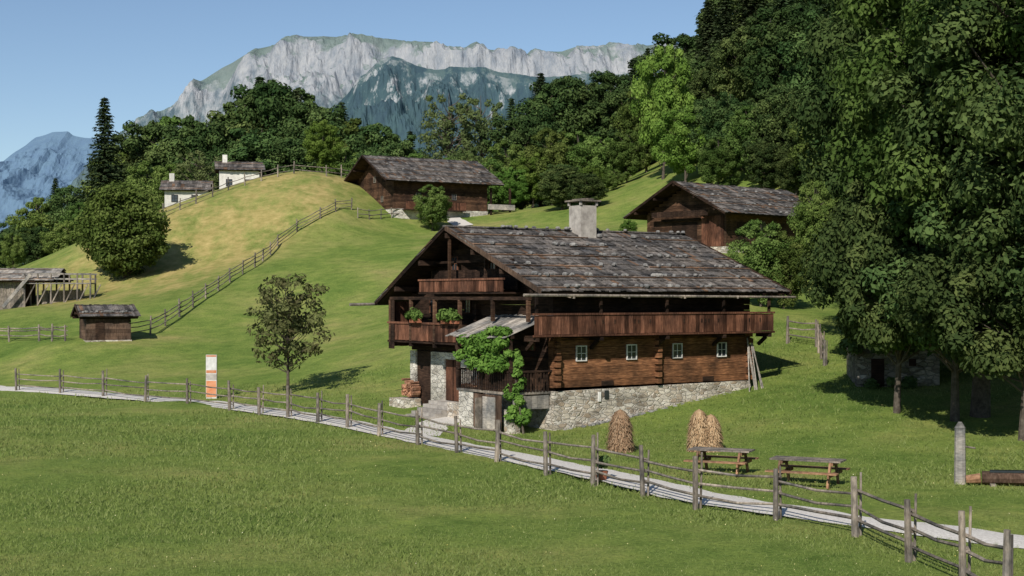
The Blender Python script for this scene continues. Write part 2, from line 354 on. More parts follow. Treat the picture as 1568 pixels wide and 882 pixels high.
def boards(mb,a,b,z0,z1,mk,w=.2,t=.03,holes=False):
    a=Vector(a);b=Vector(b); d=b-a; L=d.length; d.normalize(); s=0; nn=Vector((-d.y,d.x,0))
    while s<L-.02:
        ww=min(w*random.uniform(.8,1.2),L-s); c=a+d*(s+ww/2)
        mb.obox((c.x,c.y,(z0+z1)/2),d,nn,(0,0,1),(ww/2-.008,t/2+random.uniform(0,.006),(z1-z0)/2-random.uniform(0,.02)),mk)
        if holes and random.random()<.25: 
            mb.obox((c.x,c.y,z1-.28),d,nn,(0,0,1),(.03,t/2+.02,.08),'dark')
        s+=ww
def cluster_leaves(mb,C,R,nper,size,mk,flat=.75,asp=1.5,up=.4):
    C=np.asarray(C,float);R=np.asarray(R,float);k=len(C); tot=k*nper
    d=rng.normal(size=(tot,3)); d/=np.linalg.norm(d,axis=1)[:,None]
    rad=rng.uniform(.15,1,tot)**.42*rng.uniform(.85,1.15,tot)
    p=np.repeat(C,nper,0)+d*(np.repeat(R,nper)*rad)[:,None]*np.array([1,1,flat])
    nrm=d+rng.normal(size=(tot,3))*.42+np.array([0,0,up]); nrm/=np.linalg.norm(nrm,axis=1)[:,None]
    a=rng.normal(size=(tot,3)); t=np.cross(nrm,a); t/=np.linalg.norm(t,axis=1)[:,None]; b=np.cross(nrm,t)
    s=size*rng.uniform(.6,1.3,tot)[:,None]
    Q=np.stack([p-t*s*asp*.5,p-b*s*.42,p+t*s*asp*.5,p+b*s*.42],1)
    cl=np.repeat(rng.uniform(0,1,k),nper)
    mb.quads(Q,mk,np.clip(cl*.6+rng.uniform(0,.4,tot),0,1))
# ------------------------------------------------------------------ MAIN FARMHOUSE
TH=math.radians(34)
H=empty('timber_farmhouse',(1.68,57.4,0),TH)
L_,W_=10.8,11.5
def lim(z):
    a=-.9+(z-5.56)/(8.33-5.56)*7.2; b=12.5-(z-5.1)/(8.33-5.1)*6.2
    return (a,b)
mb=MB()
mb.add([(-.05,-.12,-.8),(L_+.05,-.12,-.8),(L_+.05,.3,-.8),(-.05,.3,-.8),(-.02,-.03,1.58),(L_,-.03,1.7),(L_,.3,1.7),(-.02,.3,1.58)],MB.BF,'stone')
mb.add([(-.1,.301,-.8),(.35,.301,-.8),(.35,5.5,-.8),(-.1,5.5,-.8),(-.03,.301,1.55),(.35,.301,1.55),(.35,5.5,1.55),(-.03,5.5,1.55)],MB.BF,'stone')
mb.box((-.05,5.6,-.5),(.4,7.0,2.9),'stonew'); mb.box((-.05,8.4,-.5),(.4,9.6,2.9),'stonew'); mb.box((-.05,11.0,-.5),(.4,11.5,2.9),'stonew')
mb.box((-.05,7.001,2.6),(.4,8.399,2.9),'stonew')
mb.box((L_-.4,.31,-.5),(L_,W_,1.7),'stone'); mb.box((.41,W_-.4,-.5),(L_-.41,W_,2.9),'stone')
for i in range(70):
    u=random.uniform(.1,L_-.1); mb.rock((u,-.16-random.random()*.12,u*.125-.05),random.uniform(.06,.16),'rock')
mb.build('stone_base',H)
mb=MB()
logwall_u(mb,.0,L_,.2,1.72,3.75,.32,'log',.27)
logwall_u(mb,.0,L_,.2,3.75,6.0,.30,'dark',.27)
logwall_v(mb,.37,5.6,.2,1.56,2.92,.3,'logd')
logwall_v(mb,.37,W_,.2,2.93,8.2,.3,'dark',lim)  # upper gable logs very dark: the roof overhang's shade put into their colour
logwall_v(mb,.37,W_,L_-.2,1.72,8.2,.3,'dark',lim)
logwall_u(mb,.3,L_-.3,W_-.2,2.9,5.3,.3,'dark')
mb.box((.05,9.6,.3),(.35,11.0,2.9),'dark')
for u in(.12,5.4,L_-.15):
    z=1.75
    while z<3.8: mb.box((u-.1,-.2-random.random()*.06,z),(u+.1,.04,z+.2),'log'); z+=.27
for v in(5.6,):
    z=3
    while z<5: mb.box((-.2,v-.1,z),(.04,v+.1,z+.2),'dark'); z+=.27
mb.build('log_walls',H)
mb=MB()
for u in(1.39,4.02,6.53,9.08): window(mb,(u,.04,3.1),'u',.46,.56,.02)
for u in (2.75,8.3): mb.box((u-.3,-.02,1.74),(u+.3,.03,1.95),'dark')
mb.box((2.55,-.09,1.2),(2.75,-.05,1.55),'glass'); mb.box((2.2,-.12,1.1),(2.32,-.05,1.5),'white'); 
for v,z in((1.6,3.5),(3.4,3.5),(4.5,3.4),(6.5,5.0),(9.5,5.0),(4.5,6.9),(7.6,6.9)): window(mb,(.05,v,z),'v',.45,.55,.02,'rail')
mb.box((-.0,7.05,.75),(.06,8.35,2.58),'rail'); mb.box((-.03,7.69,.75),(-.002,7.72,2.58),'dark')
mb.box((0.0,2.6,1.6),(.04,3.5,3.2),'rail')
mb.build('windows_and_doors',H)
mb=MB()
slope_roof(mb,-1.3,12.3,-.9,5.62,6.3,8.42,.2,.62,110)
slope_roof(mb,-1.3,12.3,12.5,5.15,6.3,8.42,.3,.62,30)
mb.beam((-1.35,6.3,8.5),(12.35,6.3,8.5),.22,.06,'roof')
for i in range(22): mb.rock((random.uniform(-1.2,12.2),6.3+random.uniform(-.3,.0),8.56),random.uniform(.07,.13),'rock')
for u in(-1.32,12.32):
    mb.beam((u,-1.0,5.6),(u,6.32,8.44),.05,.2,'shed' if u<0 else 'dark'); mb.beam((u,12.6,5.1),(u,6.28,8.44),.05,.2,'dark')
for v,z in((-.2,5.72),(2,6.58),(4.2,7.43),(6.3,8.2),(8.6,7.05),(10.8,5.9)): mb.beam((-1.25,v,z-.12),(12.2,v,z-.12),.2,.22,'dark')
k=0
while k<28:
    u=-1.2+k*.5; mb.beam((u,-.85,5.5),(u,0.3,5.95),.08,.1,'dark'); k+=1
mb.cyl((-2.2,-1.08,5.48),(12.5,-1.08,5.4),.06,.05,'grey',7)
for u in(.2,3,6,9,12): mb.beam((u,-1.15,5.38),(u,-.1,5.5),.06,.08,'grey')
mb.cyl((-2.6,12.7,5.05),(3,12.6,5.15),.07,.06,'grey',7)
mb.build('shingle_roof',H)
mb=MB()
mb.box((5.4,5.4,7.6),(6.3,6.3,9.6),'chim')
for a,b in((5.35,5.35),(6.25,5.35),(5.35,6.25),(6.25,6.25)): mb.box((a,b,9.601),(a+.1,b+.1,9.77),'chim')
mb.obox((5.87,5.87,9.82),(1,0,0),(0,1,0),(0,0,1),(.6,.6,.035),'grey'); mb.obox((5.87,5.87,9.9),(1,0,0),(0,1,0),(0,0,1),(.25,.5,.03),'grey')
mb.build('chimney',H)
mb=MB()
boards(mb,(-1.45,-.72,0),(11.5,-.72,0),3.9,4.68,'rail',.2,.03,True)
mb.box((-1.5,-.78,4.68),(11.55,-.66,4.76),'rail'); mb.box((-1.5,-.775,3.82),(11.55,-.67,3.9),'rail')
mb.box((-1.4,-.66,3.8),(11.5,.03,3.86),'dark')
for u in(-1.3,1.9,5.4,8.6,11.3):
    mb.beam((u,-.74,3.72),(u,.1,3.72),.16,.16,'dark'); mb.beam((u,-.45,3.64),(u,.02,3.3),.12,.14,'dark')
    mb.box((u-.05,-.7,4.76),(u+.05,-.6,5.6),'dark')
boards(mb,(-1.05,5.6,0),(-1.05,11.7,0),3.42,4.18,'rail',.2)
mb.box((-1.12,5.5,4.18),(-.98,11.8,4.27),'rail'); mb.box((-1.1,5.5,3.32),(-.0,11.8,3.4),'dark')
boards(mb,(-1.05,11.72,0),(.2,11.72,0),3.1,5.2,'rail',.2)
boards(mb,(-1.07,11.2,0),(-1.07,11.72,0),3.0,5.3,'dark',.2)
for v in(0.3,2.9,5.5,7.6,9.7,11.6):
    mb.box((-1.1,v-.07,3.3 if v>5 else 4.4),(-.97,v+.07,5.28),'logd')
for v in(5.7,7.6,9.7,11.5): mb.beam((-1.1,v,3.24),(.1,v,3.24),.16,.16,'dark')
mb.box((-1.1,.2,5.28),(-.94,11.6,5.42),'dark')
boards(mb,(-1.12,2.0,0),(-1.12,8.8,0),5.62,6.12,'rail',.2)
mb.box((-1.18,1.95,6.12),(-1.06,8.85,6.2),'rail'); mb.box((-1.15,1.95,5.54),(0,8.85,5.61),'dark')
mb.box((-1.12,6.24,6.2),(-1.02,6.36,8.1),'logd'); mb.box((-.7,4.0,6.2),(-.6,4.1,7.3),'dark')
mb.box((-.5,2.2,6.9),(-.42,9.2,7.0),'dark')
boards(mb,(-.25,2.2,0),(-.25,9.2,0),5.7,6.6,'dark',.2)
mb.build('balcony',H)
mb=MB()
mb.box((-1.95,3.0,-.3),(-1.45,4.1,1.5),'stonew'); mb.box((-1.9,.2,-.3),(-1.5,.75,.9),'stone')
mb.box((-2.0,.15,1.5),(-.04,4.2,1.6),'grey')
boards(mb,(-1.93,.9,0),(-1.93,2.98,0),.05,1.45,'shed',.22); boards(mb,(-1.85,.2,0),(-.1,.2,0),.9,1.45,'greyh',.3)
mb.box((-2.0,1.3,.0),(-1.96,2.2,1.35),'greyh'); mb.box((-2.3,2.25,.0),(-1.99,2.3,1.3),'grey')
mb.box((-2.02,.1,2.38),(-1.92,4.25,2.46),'dark'); mb.box((-1.91,.1,2.38),(0,.2,2.46),'dark')
v=.2
while v<4.2: mb.box((-1.99,v,1.6),(-1.95,v+.07,2.38),'dark'); v+=.16
u=-1.85
while u<-.1: mb.box((u,.13,1.6),(u+.07,.17,2.38),'dark'); u+=.16
for v in(.2,2.2,4.15): mb.box((-2.02,v-.06,1.6),(-1.9,v+.06,4.0),'dark')
a0=Vector((-2.35,0,3.78)); a1=Vector((-.05,0,4.62)); d=(a1-a0); Lc=d.length; d.normalize(); nn=d.cross(Vector((0,1,0))); nn=nn if nn.z>0 else -nn
v=.0
while v<4.4:
    w=random.uniform(.16,.24); mb.obox(a0+d*Lc/2+Vector((0,v+w/2,0))+nn*random.uniform(0,.03),d,(0,1,0),nn,(Lc/2+random.uniform(-.05,.1),w/2-.008,.016),'greyh'); v+=w
mb.beam((-2.0,-.05,3.82),(-2.0,4.45,3.82),.1,.12,'dark')
mb.build('veranda',H)
mb=MB()
for i in range(5): mb.box((-1.9+i*.3,6.6,-.3),(-1.6+i*.3 if i<4 else -.06,8.7,.18+i*.14),'chim')
mb.box((-1.0,4.3,-.3),(-.06,6.59,.8),'stone')
mb.box((-1.0,10.4,-.2),(-.1,11.8,.7),'stone')
mb.build('stone_steps',H)
mb=MB()
for i in range(150):
    z=.87+random.random()*.7; v=5.2+random.random()*1.3; mb.cyl((-.5,v,z),(-.08,v,z),.05,.05,'fire',6)
for i in range(60):
    z=.75+random.random()*.8; v=10.5+random.random()*1.1; mb.cyl((-.5,v,z),(-.08,v,z),.06,.06,'fire',6)
mb.build('firewood_stack',H)
mb=MB()
for v,z in((9.0,4.27),(6.3,4.27),(5.8,4.27)):
    mb.box((-1.3,v-.4,z-.02),(-1.12,v+.4,z+.16),'terr')
    cluster_leaves(mb,[(-1.25,v-.3,z+.3),(-1.25,v+.05,z+.4),(-1.25,v+.35,z+.3)],[.28,.33,.28],130,.13,'leaf')
mb.build('flower_boxes',H)
mb=MB()
C=[];R=[]
for i in range(46):
    t=random.random(); C.append((-2.15+random.uniform(-.2,.1),random.uniform(.0,3.3),random.uniform(2.5,3.95)));R.append(random.uniform(.18,.34))
for i in range(30):
    z=random.uniform(.2,3.3); C.append((-1.5-.25*z/3+random.uniform(-.3,.3),-.0+random.uniform(-.12,.35)+.1*z,z));R.append(random.uniform(.16,.32))
for i in range(6): C.append((-2.2,random.uniform(-.2,1.2),4.05)); R.append(.25)
cluster_leaves(mb,C,R,110,.14,'leafb')
mb.cyl((-1.5,-.05,-.1),(-1.9,.3,3.5),.05,.03,'bark',6)
mb.build('climbing_vine',H)
mb=MB()
for i in range(5): mb.cyl((10.6+random.uniform(-.3,.5),-.9,.9),(10.5+random.uniform(-.1,.4),-.15,3.6),.03,.025,'greyh',5)
mb.cyl((9.9,-.9,1.0),(10.5,-.15,3.4),.03,.03,'greyh',5)
mb.build('leaning_poles',H)
# ------------------------------------------------------------------ other timber houses
def chalet(name,loc,th,L,W,ze,za,oh=1.0,og=1.1,wall='log',sh=.5,wins=(),door=None,balc=None,base='stone',roofk='roof',st=30,rb=.3):
    E=empty(name,loc,math.radians(th)); vr=W/2
    mb=MB(); mb.box((-.05,-.05,-1.5),(L+.05,W+.05,sh),base); mb.build('foundation',E)
    sl=(za-ze)/(W/2+oh)
    def lm(z): q=(z-ze+.12)/sl-oh; return (q,W-q)
    mb=MB(); zt=ze+oh*sl
    logwall_u(mb,0,L,.15,sh+.004,zt-.1,.28,wall); logwall_u(mb,0,L,W-.15,sh+.004,zt-.1,.28,wall)
    logwall_v(mb,.3,W-.3,.15,sh+.004,za-.2,.28,wall,lm); logwall_v(mb,.3,W-.3,L-.15,sh+.004,za-.2,.28,wall,lm)
    mb.build('log_walls',E)
    mb=MB()
    slope_roof(mb,-og,L+og,-oh,ze,vr,za,rb,.7,st,roofk); slope_roof(mb,-og,L+og,W+oh,ze,vr,za,rb,.7,10,roofk)
    for v in(0,W/4,W/2,W*3/4,W):
        z=za-sl*abs(v-vr)-.22; mb.beam((-og+.05,v,z),(L+og-.05,v,z),.18,.2,'dark')
    for s_ in(-1,1): mb.beam((-og-.02,vr+s_*(vr+oh+.05),ze-.03),(-og-.02,vr,za+.02),.05,.2,'dark')
    mb.build('shingle_roof',E)
    mb=MB()
    for ax,a,z in wins:
        if ax=='u': window(mb,(a,.0,z),'u',.5,.6,.01,'grey')
        else: window(mb,(.0,a,z),'v',.5,.6,.01,'grey')
    if door:
        for ax,a,w,h in door:
            if ax=='v': mb.box((-.03,a-w/2,sh),(.0,a+w/2,sh+h),'dark')
            else: mb.box((a-w/2,-.03,sh),(a+w/2,.0,sh+h),'dark')
    if mb.V: mb.build('windows_and_doors',E)
    if balc:
        mb=MB()
        for (ax,a,b,z,o) in balc:
            if ax=='v':
                boards(mb,(-o,a,0),(-o,b,0),z,z+.85,'rail',.22); mb.box((-o,a,z-.1),(-.04,b,z-.01),'dark')
                for t in np.linspace(a,b,4): mb.box((-o-.08,t-.06,z-.1),(-o+.05,t+.06,za-sl*abs(t-vr)-.15),'dark')
            else:
                boards(mb,(a,-o,0),(b,-o,0),z,z+.85,'rail',.22); mb.box((a,-o,z-.1),(b,-.04,z-.01),'dark')
        mb.build('balcony',E)
    return E
h2=chalet('timber_chalet',((603-CX)/F*157,157,14.5),30,11.8,10.4,3.7,6.9,1.2,1.5,'logd',.7,[('u',3,2.2),('u',5,2.2),('u',7.5,2.2),('v',3,1.9),('v',6,1.9),('v',5,4.2)],[('v',8,1.0,1.9),('u',6.3,.8,1.8)],[('u',1.0,8.5,.65,1.0)],base='stonew',st=40)
mb=MB()
for u in(11.9,14.4): mb.box((u,-.6,-.3),(u+.2,-.4,3.4),'dark')
mb.box((11.6,-.8,.9),(15.0,-.5,1.5),'greyh'); mb.box((11.6,2.5,-.3),(11.8,2.7,3.8),'dark')
mb.build('porch_posts',h2)
h3=chalet('timber_barn',((1112-CX)/F*109,109,8.8),42,11.5,8.2,3.0,5.6,1.1,1.5,'logd',.5,[('u',4.5,2.2)],[('v',4.2,2.6,2.0),('u',2.0,1.3,1.9)],None,st=45)
mb=MB()
boards(mb,(-.3,5.6,0),(-.3,7.9,0),.2,1.5,'grey'); boards(mb,(-.06,.2,0),(-.06,2.4,0),.5,2.9,'rail',.25)
boards(mb,(-.75,1.2,0),(-.75,7.0,0),2.9,3.35,'dark',.25)
mb.box((-.2,2.5,2.6),(-.0,6.5,2.8),'dark'); mb.build('gable_boarding',h3)
q=hit(130,524)
chalet('small_hut',(q.x+.1,q.y,q.z+.0),26,3.0,2.9,1.75,2.5,.35,.5,'shed',.12,[],[('u',.9,.6,1.3)],None,roofk='roof',st=14,rb=.2)
for (px,d,z,Lh,Wh,ze,za,th) in((336,181,18.4,5.0,4,3.2,4.4,12),(252,174,15.9,5.0,4,2.6,3.9,8)):
    E=empty('white_village_house',((px-CX)/F*d,d,z),math.radians(th)); mb=MB()
    mb.box((0,0,-3),(Lh,Wh,ze+.1),'plaster'); mb.add([(0,.0,ze+.1),(0,Wh,ze+.1),(0,Wh/2,za-.1),(Lh,0,ze+.1),(Lh,Wh,ze+.1),(Lh,Wh/2,za-.1)],[(0,1,2),(3,5,4)],'plaster')
    for u in(1.2,3.6): window(mb,(u,0,1.6),'u',.7,.8,.01,'dark')
    mb.build('walls',E); mb=MB(); slope_roof(mb,-.5,Lh+.5,-.5,ze,Wh/2,za,.4,.8,0); slope_roof(mb,-.5,Lh+.5,Wh+.5,ze,Wh/2,za,.4,.8,0)
    mb.box((.4,Wh/2-.3,za-.3),(1.0,Wh/2+.3,za+.9),'plaster'); mb.build('roof_and_chimney',E)
q=hit(40,470); E=empty('wooden_ramp_barn',(q.x,q.y,q.z),math.radians(4)); mb=MB()
boards(mb,(-6,0,0),(-.2,0,0),-.5,2.3,'grey',.28); boards(mb,(-.2,0,0),(-.2,4,0),-.5,2.3,'dark',.28)
slope_roof(mb,-7,2.6,-.8,2.35,2.6,3.45,.35,.7,0,'greyh'); slope_roof(mb,-7,2.6,6,2.35,2.6,3.45,.35,.7,0,'greyh')
mb.box((-.2,-.6,2.05),(5.8,1.6,2.15),'greyh')
for u in np.arange(0,5.9,1.15):
    for v in(-.5,1.5): mb.cyl((u,v,-.6),(u,v,3.0 if v<0 else 2.9),.09,.08,'grey',6)
    mb.beam((u,-.5,.2),(u+.9,-.5,2.0),.1,.1,'grey')
for z in(2.5,2.95): mb.beam((-.2,-.5,z),(5.9,-.5,z),.06,.12,'greyh'); mb.beam((-.2,1.5,z),(5.9,1.5,z),.06,.12,'greyh')
mb.beam((-1.8,-.8,.0),(.6,-.8,2.9),.14,.3,'greyh'); boards(mb,(1,1.4,0),(4.8,1.4,0),-.4,1.5,'grey',.3)
mb.build('timber_frame',E)
# ruined stone hut under the trees: broken wall tops, loose coping stones
q=hit(1372,592); E=empty('stone_cellar_hut',(q.x-1.7,q.y,q.z),math.radians(-6)); mb=MB()
u=0.0
while u<3.5:
    w=random.uniform(.35,.6); w=min(w,3.5-u); h=2.15-.25*abs(u-1.2)+random.uniform(-.2,.12); mb.box((u,random.uniform(-.05,0),-.6),(u+w-.003,.4,h),'stoned')
    for j in range(2): mb.rock((u+w*random.random(),.2,h+.06),random.uniform(.1,.2),'rock')
    u+=w
v=.41
while v<3:
    h=2.1+random.uniform(-.25,.15); mb.box((0,v,-.6),(.4,v+.5,h),'stoned'); mb.box((3.1,v,-.6),(3.5,v+.5,h-.3),'stoned'); v+=.503
mb.build('stone_walls',E)
mb=MB(); mb.box((.6,-.08,.0),(1.15,-.055,1.2),'dark'); mb.box((2.2,-.08,.9),(2.5,-.055,1.2),'dark'); mb.build('door',E)
mb=MB(); cluster_leaves(mb,[(x_,.0+random.uniform(-.4,.6),2.0+random.uniform(-.3,.6)) for x_ in np.linspace(-.3,3.8,22)],[random.uniform(.3,.6) for _ in range(22)],230,.15,'leafd')
cluster_leaves(mb,[(random.uniform(-.4,3.9),-.5+random.uniform(-.2,.2),random.uniform(.05,.35)) for _ in range(9)],[random.uniform(.2,.4) for _ in range(9)],130,.13,'leafd'); mb.build('overgrowth',E)
# ------------------------------------------------------------------ picnic tables
def table(px,py,rot,L=1.9):
    q=hit(px,py); E=empty('picnic_table',q,math.radians(rot)); mb=MB()
    for i in range(5): mb.box((-L/2,-.38+i*.155,.72),(L/2,-.38+i*.155+.14,.765),'grey')
    mb.build('table_top',E); mb=MB()
    for s in(-1,1):
        for j in range(2): mb.box((-L/2,s*.72-.14+j*.15,.42),(L/2,s*.72-.01+j*.15,.46),'pine')
    mb.build('bench_seats',E); mb=MB()
    for u in(-L/2+.3,L/2-.3):
        mb.beam((u,-.3,.72),(u,-.66,0),.06,.12,'pine'); mb.beam((u,.3,.72),(u,.66,0),.06,.12,'pine')
        mb.box((u+.031,-.85,.32),(u+.08,.85,.419),'pine'); mb.box((u+.031,-.36,.62),(u+.08,.36,.719),'pine')
    mb.build('legs',E)
table(1105,726,-24); table(1237,743,-26,2.05)
def hay(px,py,peaks):
    q=hit(px,py); mb=MB('straw')
    for (dx,h,r) in peaks:
        def prof(t): return r*(1-.18*t-.1*t*t)*np.maximum(0,1-t**6)**.5
        vs=[];n=20;rings=14
        for j in range(rings+1):
            t=j/rings; rr=float(prof(t))*(.95+.07*math.sin(t*7))
            for i in range(n):
                a=2*math.pi*i/n; k=rr*(1+.2*noise.noise(Vector((math.cos(a)*2,math.sin(a)*2,t*1.5+dx*5)))+random.uniform(-.03,.03)); vs.append((dx+math.cos(a)*k,math.sin(a)*k,t*h))
        fs=[(j*n+i,j*n+(i+1)%n,(j+1)*n+(i+1)%n,(j+1)*n+i) for j in range(rings) for i in range(n)]
        mb.add(vs,fs,'straw',.4)
        k=2600; t=rng.uniform(0,1,k)**.8*.97; a=rng.uniform(0,6.28,k); rr=prof(t)
        p=np.stack([dx+np.cos(a)*rr,np.sin(a)*rr,t*h],1); out=np.stack([np.cos(a),np.sin(a),t*0],1)
        dn=np.stack([rng.normal(0,.05,k)+np.cos(a)*.05,rng.normal(0,.05,k)+np.sin(a)*.05,-rng.uniform(.1,.28,k)],1); tt=np.stack([-np.sin(a),np.cos(a),t*0],1)*.012
        mb.quads(np.stack([p-tt,p+tt,p+dn+tt+out*.03,p+dn-tt+out*.03],1),'straw',rng.uniform(0,1,k))
    mb.build('haystack',None,q,0,True)
hay(950,692,[(0,1.5,.4)]); hay(1078,692,[(-.17,1.5,.36),(.24,1.32,.35)])
q=hit(324,611); E=empty('information_sign',q,math.radians(-8)); mb=MB()
mb.box((-.29,-.05,-.1),(.29,.05,2.3),'white'); mb.build('panel',E); mb=MB()
mb.box((-.27,-.056,1.35),(.27,-.052,1.5),'orange'); mb.box((-.27,-.056,.1),(.27,-.052,.95),'orange'); mb.box((-.29,-.058,1.0),(.29,-.052,1.3),'chim'); mb.box((-.27,-.056,2.2),(.27,-.052,2.28),'orange'); mb.build('print',E)
q=hit(1470,741); E=empty('wooden_fountain',q,math.radians(-12)); mb=MB()
mb.cyl((0,0,-.2),(0,0,1.62),.17,.15,'greyh',10); mb.cyl((0,0,1.62),(0,0,1.8),.16,.05,'greyh',10); mb.cyl((0,0,1.1),(.42,-.1,1.05),.03,.03,'grey',6); mb.build('spout_post',E); mb=MB()
def trough(mb,a,b,r):
    mb.cyl(a,b,r,r*.95,'shed',10); d=(Vector(b)-Vector(a)); c=(Vector(a)+Vector(b))/2+Vector((0,0,r*.98)); d.normalize(); mb.obox(c,d,d.cross(Vector((0,0,1))),(0,0,1),((Vector(b)-Vector(a)).length*.42,r*.6,.03),'glass')
trough(mb,(.6,-.1,.2),(3.2,-.3,.25),.2); mb.cyl((.15,-.2,.15),(.55,-.25,.2),.12,.15,'pine',8)
for u in(.8,2.4): mb.box((u,-.5,-.1),(u+.15,.2,.06),'grey')
mb.build('log_trough',E)
# ------------------------------------------------------------------ trees
def broadleaf(name,H,R,cb,ncl,per,leaf,mk,seed,crf=(.2,.34),sparse=0,tr=None,top=.75,lobe=1.0):
    random.seed(seed); mb=MB('bark',mk); tr=tr or H*.018
    ax=Vector((random.uniform(-.04,.04)*H,random.uniform(-.04,.04)*H,0))
    pts=[Vector((0,0,-.5)),Vector((0,0,cb))+ax*.3,Vector((0,0,cb+(H-cb)*.45))+ax*.7,Vector((0,0,H*.93))+ax]
    rad=[tr*1.25,tr*.8,tr*.45,tr*.1]
    for i in range(3): mb.cyl(pts[i],pts[i+1],rad[i],rad[i+1],'bark',9,.5)
    C=[];Rr=[]; a=(H-cb)/2; zc=cb+a
    ph=[random.uniform(0,6.28) for _ in range(6)]
    for i in range(ncl):
        z=1-2*(i+.5)/ncl; t=i*2.399963+random.uniform(-.4,.4); q=math.sqrt(max(0,1-z*z))
        lob=1+lobe*(.14*math.sin(2*t+ph[0]+z*2)+.1*math.sin(3*t+ph[1]-3*z)+.08*math.sin(5*t+ph[2]+4*z))
        k=(random.uniform(.62,.98) if random.random()<.8 else random.uniform(.2,.6))*lob
        if z>.82: k=min(k,.86)
        zz=z*(1 if z>0 else .9)
        c=Vector((q*math.cos(t)*R*k,q*math.sin(t)*R*k,zc+zz*a*min(k,1.0)))+ax*.6
        C.append(c); Rr.append(random.uniform(*crf)*R*(top if z>.6 else 1))
    for i,c in enumerate(C):
        if i%(1 if sparse else 3)==0:
            h=min(max(cb*.9,c.z-(.25+.5*random.random())*R*.9),H*.85); s=Vector((0,0,h))+ax*(h/H)
            md=s.lerp(c,.5)+Vector((0,0,-.04*R)); mb.cyl(s,md,tr*.3,tr*.18,'bark',5,.5); mb.cyl(md,c,tr*.18,tr*.05,'bark',5,.5)
    cluster_leaves(mb,[tuple(c) for c in C],Rr,per,leaf,mk)
    return mb.mesh(name)
def spruce(name,H,R,seed,mk='needle'):
    random.seed(seed); mb=MB('bark',mk); mb.cyl((0,0,-.5),(0,0,H),H*.016,.02,'bark',8,.5)
    P_=[];D_=[];S_=[]
    z=H*.08
    while z<H*.985:
        f=1-z/H; L=R*(f**.75)*random.uniform(.85,1.1)+.15; nb=8
        t0=random.random()*6
        for b in range(nb):
            t=t0+b*6.283/nb+random.uniform(-.25,.25); l=L*random.uniform(.65,1.12); dx,dy=math.cos(t),math.sin(t)
            k=max(4,int(l/.22))
            for i in range(k):
                s=(i+.6)/k; 
                for rep in(0,1,2):
                    P_.append((dx*l*s+random.uniform(-.16,.16),dy*l*s+random.uniform(-.16,.16),z-.38*l*s+.16*l*s*s*1.6+random.uniform(-.12,.1)))
                    side=(rep-1)*.8+random.uniform(-.3,.3); D_.append((math.cos(t+side),math.sin(t+side),-.45+random.uniform(-.3,.2))); S_.append(.30+.22*(1-s)*min(1,l/2))
        z+=random.uniform(.28,.42)*H/20+.05
    P_=np.array(P_);D_=np.array(D_);S_=np.array(S_)[:,None]; D_/=np.linalg.norm(D_,axis=1)[:,None]
    w=np.cross(D_,rng.normal(size=D_.shape)*.5+np.array([0,0,1])); w/=np.linalg.norm(w,axis=1)[:,None]
    Q=np.stack([P_-D_*S_*.7,P_-w*S_*.28,P_+D_*S_*.9,P_+w*S_*.28],1); mb.quads(Q,mk,rng.uniform(0,1,len(Q))); return mb.mesh(name)
T={}
T['b1']=broadleaf('tree_mesh_b1',18,6.0,1.0,120,230,.33,'leaf',11,(.16,.3))
T['b2']=broadleaf('tree_mesh_b2',18,5.2,1.2,115,230,.33,'leafd',12,(.16,.3))
T['b3']=broadleaf('tree_mesh_b3',18,6.2,1.0,125,230,.33,'leafd',13,(.16,.3))
T['g1']=broadleaf('tree_mesh_g1',16,5.3,1.2,110,230,.32,'leafb',14,(.17,.3))
T['rd']=broadleaf('tree_mesh_rd',9,4.1,.2,210,150,.24,'leaf',17,(.18,.28),0,.2,1.0,.35)
T['sp']=broadleaf('tree_mesh_sp',18,5.0,3,75,90,.3,'leafs',15,(.14,.24),1)
T['n1']=broadleaf('tree_mesh_n1',22,7.0,3.0,230,380,.2,'leaf',21,(.12,.23))
T['n2']=broadleaf('tree_mesh_n2',22,6.5,2.4,220,380,.2,'leafd',22,(.13,.24))
T['n3']=broadleaf('tree_mesh_n3',10,4.2,2.2,130,330,.18,'leafd',23,(.15,.26))
T['s1']=spruce('tree_mesh_s1',20,3.6,31); T['s2']=spruce('tree_mesh_s2',20,3.0,32)
HT={'b1':18,'b2':18,'b3':18,'g1':16,'rd':9,'sp':18,'n1':22,'n2':22,'n3':10,'s1':20,'s2':20}
random.seed(99)
def tree(name,k,px,top,d,ws=1.0,parent=None):
    x=(px-CX)/F*d; z0=gz(x,d); zt=CH-(top-HY)/F*d; h=max(zt-z0,2.5)*1.0; s=h/(HT[k]*1.02)
    ob=bpy.data.objects.new(name,T[k]); scn.collection.objects.link(ob); ob.location=(x,d,z0-.1)
    w=s*ws; ob.scale=(w*random.uniform(.92,1.08),w*random.uniform(.92,1.08),s); ob.rotation_euler[2]=random.uniform(0,6.28)
    if parent: ob.parent=parent
    return ob
tree('spruce_tree','s1',160,142,200,1.25)
tree('round_maple_tree','rd',190,274,136,.98)
tree('broadleaf_tree','g1',492,176,176,.95)
tree('tall_ash_tree','sp',690,122,190,.85); tree('tall_ash_tree','sp',735,128,195,.8)
tree('bright_ash_tree','g1',1015,52,158,.62); tree('bright_ash_tree','g1',1050,150,150,1.0)
tree('house_tree','b1',662,275,153,1.1)
tree('young_tree','b1',1165,322,84,.9); tree('young_tree','b1',1200,340,84,.9); tree('young_tree','g1',962,330,110,.8); tree('young_tree','b1',1248,262,98,.62)
random.seed(5)
om=broadleaf('orchard_tree_mesh',6.6,2.15,1.2,80,44,.17,'leafo',48,(.15,.27),1,.09,1.0,1.5)
q=hit(441,603); ob=bpy.data.objects.new('orchard_tree',om); scn.collection.objects.link(ob); ob.location=(q.x,q.y,q.z)
random.seed(123)
